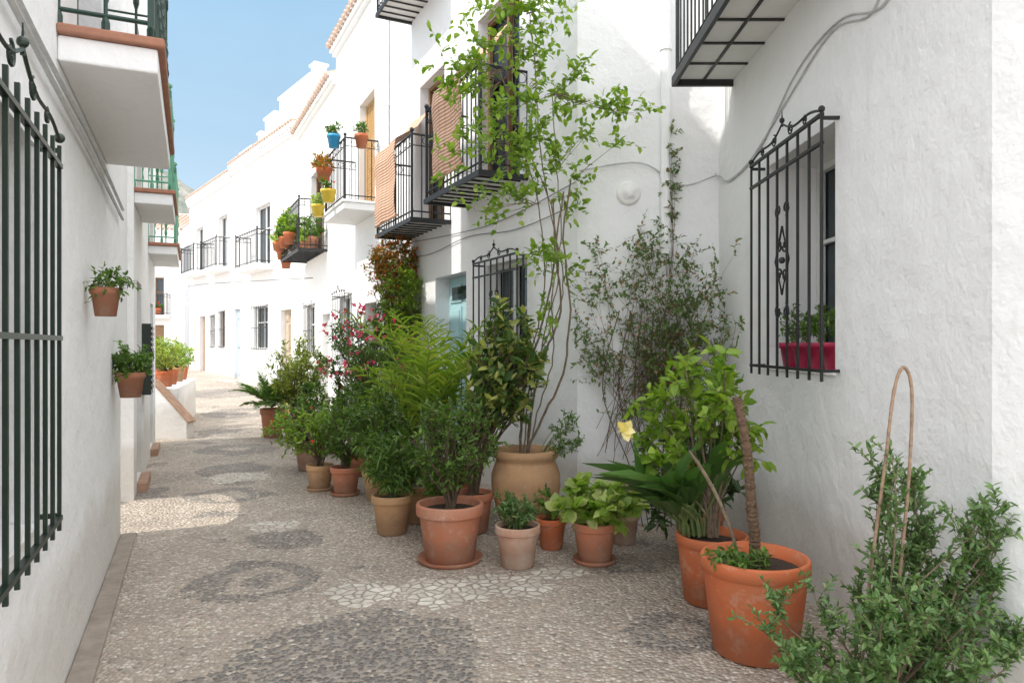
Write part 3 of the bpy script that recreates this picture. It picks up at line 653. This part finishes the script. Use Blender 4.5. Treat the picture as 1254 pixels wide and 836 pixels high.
sb.obj('stem',['stemg'],e,world=True); lv.obj('broad_foliage','L_paddle',e,.27,.4)
flowers(e,[V((.70,4.42,1.06))],'F_yel',.075,9)
bushpot('clump of dark broad leaves in a clay pot by the corner',(1.45,5.5,0),.2,.34,'terra',(1.35,5.4,.6),(.35,.35,.45),22,'L_dark',r0=.008,twn=5,twl=.12,lpt=6,ls=.10,clip=cl)
bushpot('small clay pot with leafy sprigs',(.9,5.75,0),.13,.24,'terra_w',(.9,5.7,.42),(.2,.18,.2),10,'L_mid',r0=.004,twn=5,twl=.08,lpt=6,ls=.05)
e=bushpot('terracotta pot with lime green hydrangea and a dried bloom',(.61,5.25,0),.165,.30,'terra',(.60,5.20,.45),(.33,.25,.15),32,'L_lime',saucer=True,r0=.006,twn=4,twl=.05,lpt=5,ls=.10,w=.85,bark='stemg')
drypuff(e,[V((.86,5.12,.60))+rv()*.05 for _ in range(26)],'F_dry',.025,'flower')
bushpot('small dark red pot between larger ones',(.31,5.6,0),.12,.24,'terra_o',(.31,5.6,.34),(.14,.12,.1),8,'L_mid',r0=.004,twn=4,twl=.06,lpt=5,ls=.05)
bushpot('weathered clay pot with grey green succulents',(.04,5.15,0),.165,.30,'terra_w',(.04,5.13,.43),(.16,.14,.12),22,'L_rose',r0=.005,twn=6,twl=.06,lpt=9,ls=.04,w=.3,bark='stemg')
# urn + climber
e=pot('big pale clay urn holding a tall leafy climber',(.12,6.15,0),.29,.70,'terra_p','urn')
sb=MB(); lv=LV(); rg=random.Random(3)
trunks=[[(.12,6.2,.6),(.18,6.2,1.1),(.30,6.2,1.55),(.42,6.12,1.9),(.38,6.1,2.4),(.44,6.05,2.9)],
        [(.08,6.2,.6),(.10,6.22,1.2),(.26,6.2,1.75),(.36,6.15,2.3),(.36,6.1,2.85)],
        [(.1,6.2,.6),(.26,6.2,.95),(.44,6.15,1.35),(.50,6.12,1.9),(.44,6.1,2.5),(.50,6.05,3.0)],
        [(.14,6.2,.6),(.22,6.2,1.0),(.36,6.2,1.5),(.34,6.12,2.0),(.42,6.12,2.5),(.38,6.08,3.1),(.34,6.0,3.7)],
        [(.10,6.15,.6),(.16,6.15,1.3),(.32,6.15,1.7),(.44,6.1,2.1),(.36,6.1,2.6),(.25,6.05,3.2),(.2,6.0,3.8),(.15,6.0,4.4)],
        [(.12,6.18,.6),(.20,6.15,1.2),(.30,6.15,1.8),(.40,6.1,2.2),(.33,6.1,2.8),(.12,6.05,3.3),(-.1,6.0,3.9)],
        [(.05,6.2,.6),(.15,6.2,1.4),(.28,6.2,2.1),(.22,6.1,2.8),(.05,6.05,3.5),(0,6.0,4.1),(.05,6,4.8)]]
for k_,t in enumerate(trunks):
    pp=crom(t,6,.010,rg); rr=.012 if k_<3 else .007; sb.tube(pp,[rr*(1-.45*i/len(pp)) for i in range(len(pp))],6)
ends=[V(t[-1]) for t in trunks]+[V(t[-2]) for t in trunks[3:]]+[V((.2,6.1,2.8)),V((.38,6.1,2.4))]
cl2=lambda q: q.y<6.33
cw=[((-.52,6.0,4.0),.26,6),((-.2,6.0,4.35),.27,7),((.1,6.0,4.2),.28,7),((-.3,6.0,3.5),.30,8),((.05,6.0,3.4),.3,8),((.45,5.95,3.45),.28,6),((.8,5.95,3.4),.24,6),((0,6.05,2.98),.25,6),((.42,6.05,2.95),.22,5),((-.5,6.0,3.15),.22,4),((.3,6.0,4.5),.28,5),((.38,6,3.9),.24,4),((1.1,5.9,3.45),.12,2),((.0,6,4.8),.38,7),((-.25,6.05,2.7),.15,2),((.38,6.05,2.35),.22,5),((.3,6.05,1.9),.15,2)]
for c,r_,n_ in cw:
    for T in ell(c,(r_,r_*.8,r_),n_,rg):
        st=min(ends,key=lambda q:(q-T).length)
        shrub(sb,lv,st,[T],r0=.0038,twn=6,twl=.18,lpt=6,ls=.064,start=.2,rg=rg,clip=cl2,stiff=.12,basej=.05)
fin(e,sb,lv,'L_bright','bark',.6,.3)
lv=LV(); sb=MB(); shrub(sb,lv,(.28,6.1,.6),ell((.42,6.05,.82),(.18,.15,.2),12,rg),r0=.004,twn=6,twl=.1,lpt=8,ls=.04); lv.obj('foliage','L_mid',e,.35); sb.obj('stem',['stemg'],e,world=True)
# jasmine
e=thing('climbing_plant','sparse wiry jasmine climbing the white corner wall','climbing plant',(1.25,6.2,0)); sb=MB(); lv=LV(); rg=random.Random(11)
cl3=lambda q:q.x<1.82 and q.y<6.345 and q.x>.5
T=[t for t in ell((1.2,6.2,1.98),(.78,.10,.66),72,rg) if t.x<1.8]+[t for t in ell((1.1,6.15,1.3),(.55,.15,.4),12,rg) if t.x<1.8]+[V((1.39+rg.uniform(-.03,.03),6.28,2.6+i*.18)) for i in range(6)]+[V((1.77,5.5+rg.uniform(0,.7),2.0+rg.uniform(-.6,.4))) for i in range(13)]
for T_ in T:
    wisp=T_.z>2.65
    b0=V((1.39,6.28,2.2)) if wisp else V((1.2+rg.uniform(-.45,.4),6.25,rg.uniform(.5,1.3))) 
    shrub(sb,lv,b0,[T_],r0=.003,twn=8,twl=.10 if wisp else .22,lpt=10,ls=.041,start=.4,up=.05,rg=rg,clip=cl3,seg=9,n=4,stiff=.2)
for k_ in range(7): sb.tube(crom([(1.15+.05*k_,6.25,0),(1.05+.07*k_,6.28,.5),(.8+.14*k_,6.27,1.2),(.95+.1*k_,6.28,1.9)]),.005,5)
fin(e,sb,lv,'L_jas','bark_r',.5,.2)
drypuff(e,[t for t in ell((1.25,6.1,1.9),(.65,.12,.6),80,rg) if t.x<1.8],'F_dry',.02,'dry_petals')  # dried petals scattered through the climber, one mesh
bushpot('terracotta pot on a saucer with a dense dark shrub',(-.46,5.28,0),.25,.43,'terra',(-.46,5.3,.88),(.33,.3,.28),38,'L_mid',saucer=True,r0=.010,twn=8,twl=.12,lpt=8,ls=.05,w=.4)
bushpot('tall variegated shrub in a clay pot',(-.33,6.1,0),.17,.34,'terra',(-.02,5.9,1.5),(.26,.24,.45),34,'L_var',r0=.012,twn=7,twl=.14,lpt=6,ls=.095,w=.5,start=.45)
# palm
e=pot('pale clay pot with a feathery areca palm',(-.86,6.45,0),.2,.34,'terra_p'); sb=MB(); lv=LV(); rg=random.Random(15)
for i in range(20):
    az=i*2.4+rg.uniform(-.3,.3); frond(sb,lv,(-.72+rg.uniform(-.08,.08),6.3+rg.uniform(-.08,.08),.34),az,rg.uniform(1.42,1.56),rg.uniform(1.35,1.85),rg.uniform(.9,1.7),.27,20,rg,vee=1.0,r=.006,t0=.40)
sb.obj('stem',['stemg'],e,world=True); lv.obj('foliage','L_palm',e,.06,.35)
e=pot('pale yellow clay pot with fine arching greenery',(-1.02,6.05,0),.175,.33,'terra_p'); sb=MB(); lv=LV()
shrub(sb,lv,(-1.02,6.05,.3),ell((-1.02,6.05,.60),(.25,.22,.22),34),r0=.004,twn=8,twl=.13,lpt=7,ls=.07,up=.1); fin(e,sb,lv,'L_mid','stemg',.2,.5)
for a in [
 (('terracotta pot with rounded glossy shrub',(-1.78,7.6,0),.16,.3,'terra',(-1.75,7.6,.68),(.34,.3,.28),32,'L_mid'),dict(saucer=True,r0=.007,twn=8,twl=.12,lpt=8,ls=.05)),
 (('pale pot with bushy geranium beside the lane',(-2.12,7.85,0),.15,.28,'terra_p',(-2.25,7.85,.66),(.42,.32,.26),36,'L_bright'),dict(saucer=True,r0=.006,twn=8,twl=.12,lpt=7,ls=.05,fl=('F_red',3,.03))),
 (('clay pot with olive toned shrub',(-1.4,7.4,0),.16,.3,'terra_p',(-1.4,7.3,.78),(.32,.26,.36),32,'L_mid'),dict(r0=.007,twn=8,twl=.12,lpt=7,ls=.055)),
 (('clay pot with tall leafy shrub',(-1.15,7.9,0),.2,.34,'terra',(-1.15,7.8,1.0),(.42,.3,.42),34,'L_bright'),dict(r0=.008,twn=7,twl=.16,lpt=7,ls=.07,w=.3)),
 (('pot with dark evergreen shrub against the house',(-.55,7.0,0),.2,.34,'terra',(-.45,6.9,1.0),(.35,.3,.4),28,'L_mid'),dict(r0=.008,twn=7,twl=.14,lpt=7,ls=.08)),
 (('clay pot with broad leafed plant',(-.62,5.9,0),.15,.3,'terra',(-.62,5.85,.5),(.2,.2,.12),10,'L_mid'),dict(r0=.006,twn=6,twl=.08,lpt=6,ls=.06)),
 (('pot with pink bougainvillea in bloom',(-2.1,10.2,0),.22,.4,'terra',(-2.15,10.2,1.5),(.62,.4,.55),44,'L_mid'),dict(r0=.010,twn=8,twl=.16,lpt=8,ls=.06,fl=('F_pink',85,.048,5))),
 (('pot with pink oleander beside the door',(-1.75,9.4,0),.2,.36,'terra',(-1.75,9.3,1.4),(.45,.35,.48),36,'L_mid'),dict(r0=.008,twn=7,twl=.16,lpt=8,ls=.07,w=.25,fl=('F_pink',55,.045,5))),
 (('clay pot with fine olive green bush',(-3.6,12.0,0),.22,.36,'terra',(-3.6,12.0,1.15),(.48,.4,.55),56,'L_olive'),dict(r0=.009,twn=9,twl=.16,lpt=9,ls=.065,w=.35)),
 (('clay pot with dark shrub by the house',(-2.7,10.6,0),.2,.36,'terra',(-2.8,10.5,.75),(.42,.4,.36),28,'L_mid'),dict(r0=.008,twn=8,twl=.14,lpt=7,ls=.07)),
 (('low pot with rounded green bush',(-2.6,9.1,0),.18,.32,'terra_w',(-2.65,9.0,.60),(.42,.35,.30),34,'L_mid'),dict(r0=.007,twn=8,twl=.13,lpt=7,ls=.055)),
 (('pot with fleshy leaves and red blooms',(-3.9,13.3,0),.18,.3,'terra_o',(-3.9,13.2,.6),(.35,.3,.3),22,'L_lime'),dict(r0=.007,twn=7,twl=.12,lpt=6,ls=.07,fl=('F_red',12,.04))),
 (('pot with shrub near the doorway',(-1.9,8.7,0),.18,.32,'terra',(-1.9,8.6,.78),(.42,.3,.36),34,'L_mid'),dict(r0=.007,twn=7,twl=.15,lpt=7,ls=.08,w=.25)),
]: bushpot(*a[0],**a[1])
e=pot('terracotta pot with a spiky dark cycad',(-4.15,12.3,0),.2,.5,'terra'); sb=MB(); lv=LV(); rg=random.Random(9)
for i in range(34): frond(sb,lv,(-4.15,12.3,.52),i*2.4,rg.uniform(.35,1.3),rg.uniform(.6,.8),rg.uniform(.5,1.0),.16,24,rg,vee=.3)
sb.obj('stem',['stemg'],e,world=True); lv.obj('foliage','L_mid',e,.15,.1)
bushpot('small orange pot beside the cycad',(-4.45,13.6,gz(0,13.6)),.18,.34,'terra_o',(-4.4,13.6,.6),(.25,.25,.2),12,'L_mid',r0=.005,twn=5,twl=.1,lpt=6,ls=.06)
for i,(x,y,mm,c) in enumerate([(2.85,.3,'L_olive','terra_o'),(2.45,.5,'L_mid','terra'),(2.85,1.1,'L_lime','terra_o'),(2.5,1.7,'L_mid','terra'),(2.85,2.3,'L_bright','terra_p'),(2.85,3.1,'L_olive','terra_o')]):
    q=TP(x,y); bushpot('potted bush standing on the white terrace',q,.15,.28,c,(q[0],q[1],1.42),(.3,.3,.28),20,mm,r0=.006,twn=7,twl=.12,lpt=6,ls=.06)
for nm,lab,mat,c,r_,n_ in (('climbing_plant','rust and green creeper hanging under the balcony','L_rust',S(4.6,.3,2.85),(.32,.26,.40),80),('climbing_plant','green creeper spilling down the white wall','L_bright',S(4.35,.3,2.3),(.25,.24,.55),56),('climbing_plant','dark creeper around the doorway','L_mid',S(4.8,.3,1.8),(.32,.3,.7),60)):
    b0=S(4.5,.12,0); e=thing(nm,lab,'climbing plant',b0); sb=MB(); lv=LV()
    shrub(sb,lv,b0,ell(c,r_,n_),r0=.005,twn=8,twl=.12,lpt=7,ls=.06,start=.7); fin(e,sb,lv,mat,'bark')
# foreground shrub
e=thing('shrub','grey green bushy shrub with upright sprigs at the wall foot','shrub',(1.42,2.75,0)); sb=MB(); lv=LV(); rg=random.Random(21)
cl4=lambda q:q.x<1.83+max(0,(2.74-q.y)*.45)
T=[t for t in ell((1.42,2.72,.46),(.48,.36,.33),54,rg)]+[V((1.58+rg.uniform(-.14,.12),2.85+rg.uniform(-.1,.1),rg.uniform(.8,1.18))) for _ in range(10)]+[V((1.74+rg.uniform(-.1,.08),2.65,rg.uniform(.7,1.02))) for _ in range(9)]
T=[t for t in T if cl4(t)]
shrub(sb,lv,(1.42,2.78,0),T,r0=.006,twn=12,twl=.115,lpt=17,ls=.034,start=.40,up=1.0,rg=rg,clip=cl4,basej=.12)
fin(e,sb,lv,'L_rose','bark',.40,.15)
e=thing('plant_hoop','tall bent cane hoop wrapped in brown fibre','plant support',(1.45,2.78,0)); sb=MB()
o_=crom([(1.34,2.78,.0),(1.39,2.78,.6),(1.46,2.79,1.1),(1.505,2.80,1.42),(1.55,2.81,1.51),(1.575,2.80,1.40),(1.555,2.79,1.05),(1.50,2.77,.6),(1.46,2.77,0)],7)
sb.tube(o_,[.0062+(.0011 if i%2 else 0) for i in range(len(o_))],8); sb.obj('cane',['cane'],e,world=True)
def wallpot(label,p,mat,lm,ls=.05,r=.09,h=.16,rad=(.12,.12,.12),n_=14,group='flower pots hung on walls and railings',fl=None,dz=.10,w=.45):
    e=thing('flower_pot',label,'flower pot',p,group=group); m=MB()
    m.lathe([(.001,0),(r*.68,0),(r*.9,h*.76),(r,h*.78),(r,h),(r*.9,h),(r*.86,h*.85)],n=20); m.obj('pot',[mat],e,smooth=True)
    s=MB(); s.lathe([(r*.87,h*.86),(.001,h*.9)],n=14); s.obj('soil',['soil'],e)
    sb=MB(); lv=LV(); c=(p[0],p[1],p[2]+h+dz); shrub(sb,lv,(p[0],p[1],p[2]+h*.8),ell(c,rad,n_),r0=.004,twn=5,twl=.07,lpt=6,ls=ls,up=.2); fin(e,sb,lv,lm,'stemg',w)
    if fl: flowers(e,ell(c,rad,fl[1]),fl[0],fl[2],5)
    return e
for i in range(4): wallpot('magenta pot with leggy plant on the window sill',(1.94,4.24+i*.22,1.443),'red','L_mid',.035,.095,.17,(.06,.06,.12),8,group='magenta pots on the window sill',dz=.12)
wallpot('terracotta pot with straggly succulent on the white wall',LP(3.98,.10,1.76),'terra','L_mid',.035,.08,.16,(.13,.08,.06),10,dz=.03)
wallpot('terracotta wall pot with bushy geranium',LP(5.35,.12,1.20),'terra','L_mid',.045,.105,.19,(.13,.12,.12),26,dz=.08)
wallpot('blue pot on the balcony corner',S(6.95,.68,5.0),'blue','L_mid',.06,.12,.22,(.1,.1,.12),8)
wallpot('orange pot hanging on the balcony rail',S(7.6,.72,4.55),'terra_o','L_rust',.07,.14,.24,(.2,.2,.15),16)
wallpot('orange pot at the balcony end',S(6.55,.3,4.95),'terra_o','L_mid',.05,.12,.22,(.12,.12,.08),8)
wallpot('yellow pot hanging below the railing',S(7.2,.72,4.1),'yellow','L_mid',.05,.14,.22,(.14,.14,.1),10,fl=('F_red',4,.04))
wallpot('yellow pot hanging at the railing end',S(8.15,.72,4.0),'yellow','L_lime',.05,.13,.22,(.14,.14,.1),10)
for i in range(7):
    u=10.95+i*.38; wallpot('orange pot crowding the plant filled balcony' if i%2 else 'terracotta pot with bush on the iron balcony',S(u,.3+.45*(i%2),3.77+(.12 if i%2 else 0)),'terra_o' if i%2 else 'terra',('L_mid','L_bright','L_lime')[i%3],.08,.14,.26,(.24,.22,.3),20,dz=.22,fl=('F_red',3,.04))
for i in range(3): wallpot('clay pot hooked on the balcony end',S(13.5,.5+.1*i,3.55+.22*i),'terra_o','L_lime',.06,.14,.22,(.2,.2,.1),12)
wallpot('red flowered pot on a far balcony',(-16.2,32.5,3.0),'terra_o','L_mid',.08,.18,.25,(.25,.2,.15),10,fl=('F_red',10,.08))
e=thing('wall_cabinet','small dark green shutter cabinet on the white wall','shutter',LP(8.9,.0,1.0),LZ); m=MB()
m.box(0,.5,0,.10,0,.85); 
for i in range(12): m.box(.05,.45,.10,.112,.06+i*.065,.10+i*.065)
m.obj('cabinet',['darkgreen'],e,bevel=.005)
# ------------------------------------------------------------ light, sky, camera
el=math.radians(51); azv=V((-.90,-.43)).normalized()
sun=bpy.data.lights.new('sun','SUN'); sun.energy=3.8; sun.angle=math.radians(.6); sun.color=(1,.95,.87)
so=bpy.data.objects.new('sun',sun); COL.objects.link(so)
sd=V((azv.x*math.cos(el),azv.y*math.cos(el),math.sin(el))); so.rotation_euler=(-sd).to_track_quat('-Z','Y').to_euler(); so.location=sd*50
w=bpy.data.worlds.new('World'); bpy.context.scene.world=w; w.use_nodes=True; nt=w.node_tree; bg=nt.nodes['Background']
sk=nt.nodes.new('ShaderNodeTexSky'); sk.sky_type='NISHITA'; sk.sun_disc=False; sk.sun_elevation=el; sk.sun_rotation=math.atan2(azv.x,azv.y)
tc=nt.nodes.new('ShaderNodeTexCoord'); mp=N(nt,'Mapping'); mp.inputs['Scale'].default_value=(1,1,3); nt.links.new(tc.outputs['Generated'],mp.inputs[0])
sx=N(nt,'SeparateXYZ'); nt.links.new(tc.outputs['Generated'],sx.inputs[0])
cn=noise_(nt,mp.outputs[0],2.2,7,.6); cf=ramp(nt,cn,[(.3,.60),(.8,.80)])
hcol=mixc(nt,ramp(nt,sx.outputs[2],[(.08,0),(.45,1)]),(5.0,6.3,7.2),(3.2,5.3,7.0))
cc=mixc(nt,cf,sk.outputs[0],hcol)
# fill light added to the sky: brightened by hand overhead and behind the camera
skyfill=math_(nt,'MAXIMUM',ramp(nt,sx.outputs[2],[(.50,0),(.76,1)]),ramp(nt,math_(nt,'MULTIPLY',sx.outputs[1],-1.0),[(.0,0),(.45,1)]))
cc=mixc(nt,skyfill,cc,(17.3,17.6,18.2))
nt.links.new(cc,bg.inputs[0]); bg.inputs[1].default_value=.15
sc=bpy.context.scene; sc.view_settings.view_transform='Standard'; sc.view_settings.look='None'; sc.view_settings.exposure=0
cam=bpy.data.cameras.new('camera'); co=bpy.data.objects.new('camera',cam); COL.objects.link(co); co.location=(0,0,1.6); co.rotation_euler=(math.pi/2,0,0)
cam.lens=25; cam.sensor_width=36; cam.shift_y=.003; cam.clip_end=3000; cam.clip_start=.05; sc.camera=co
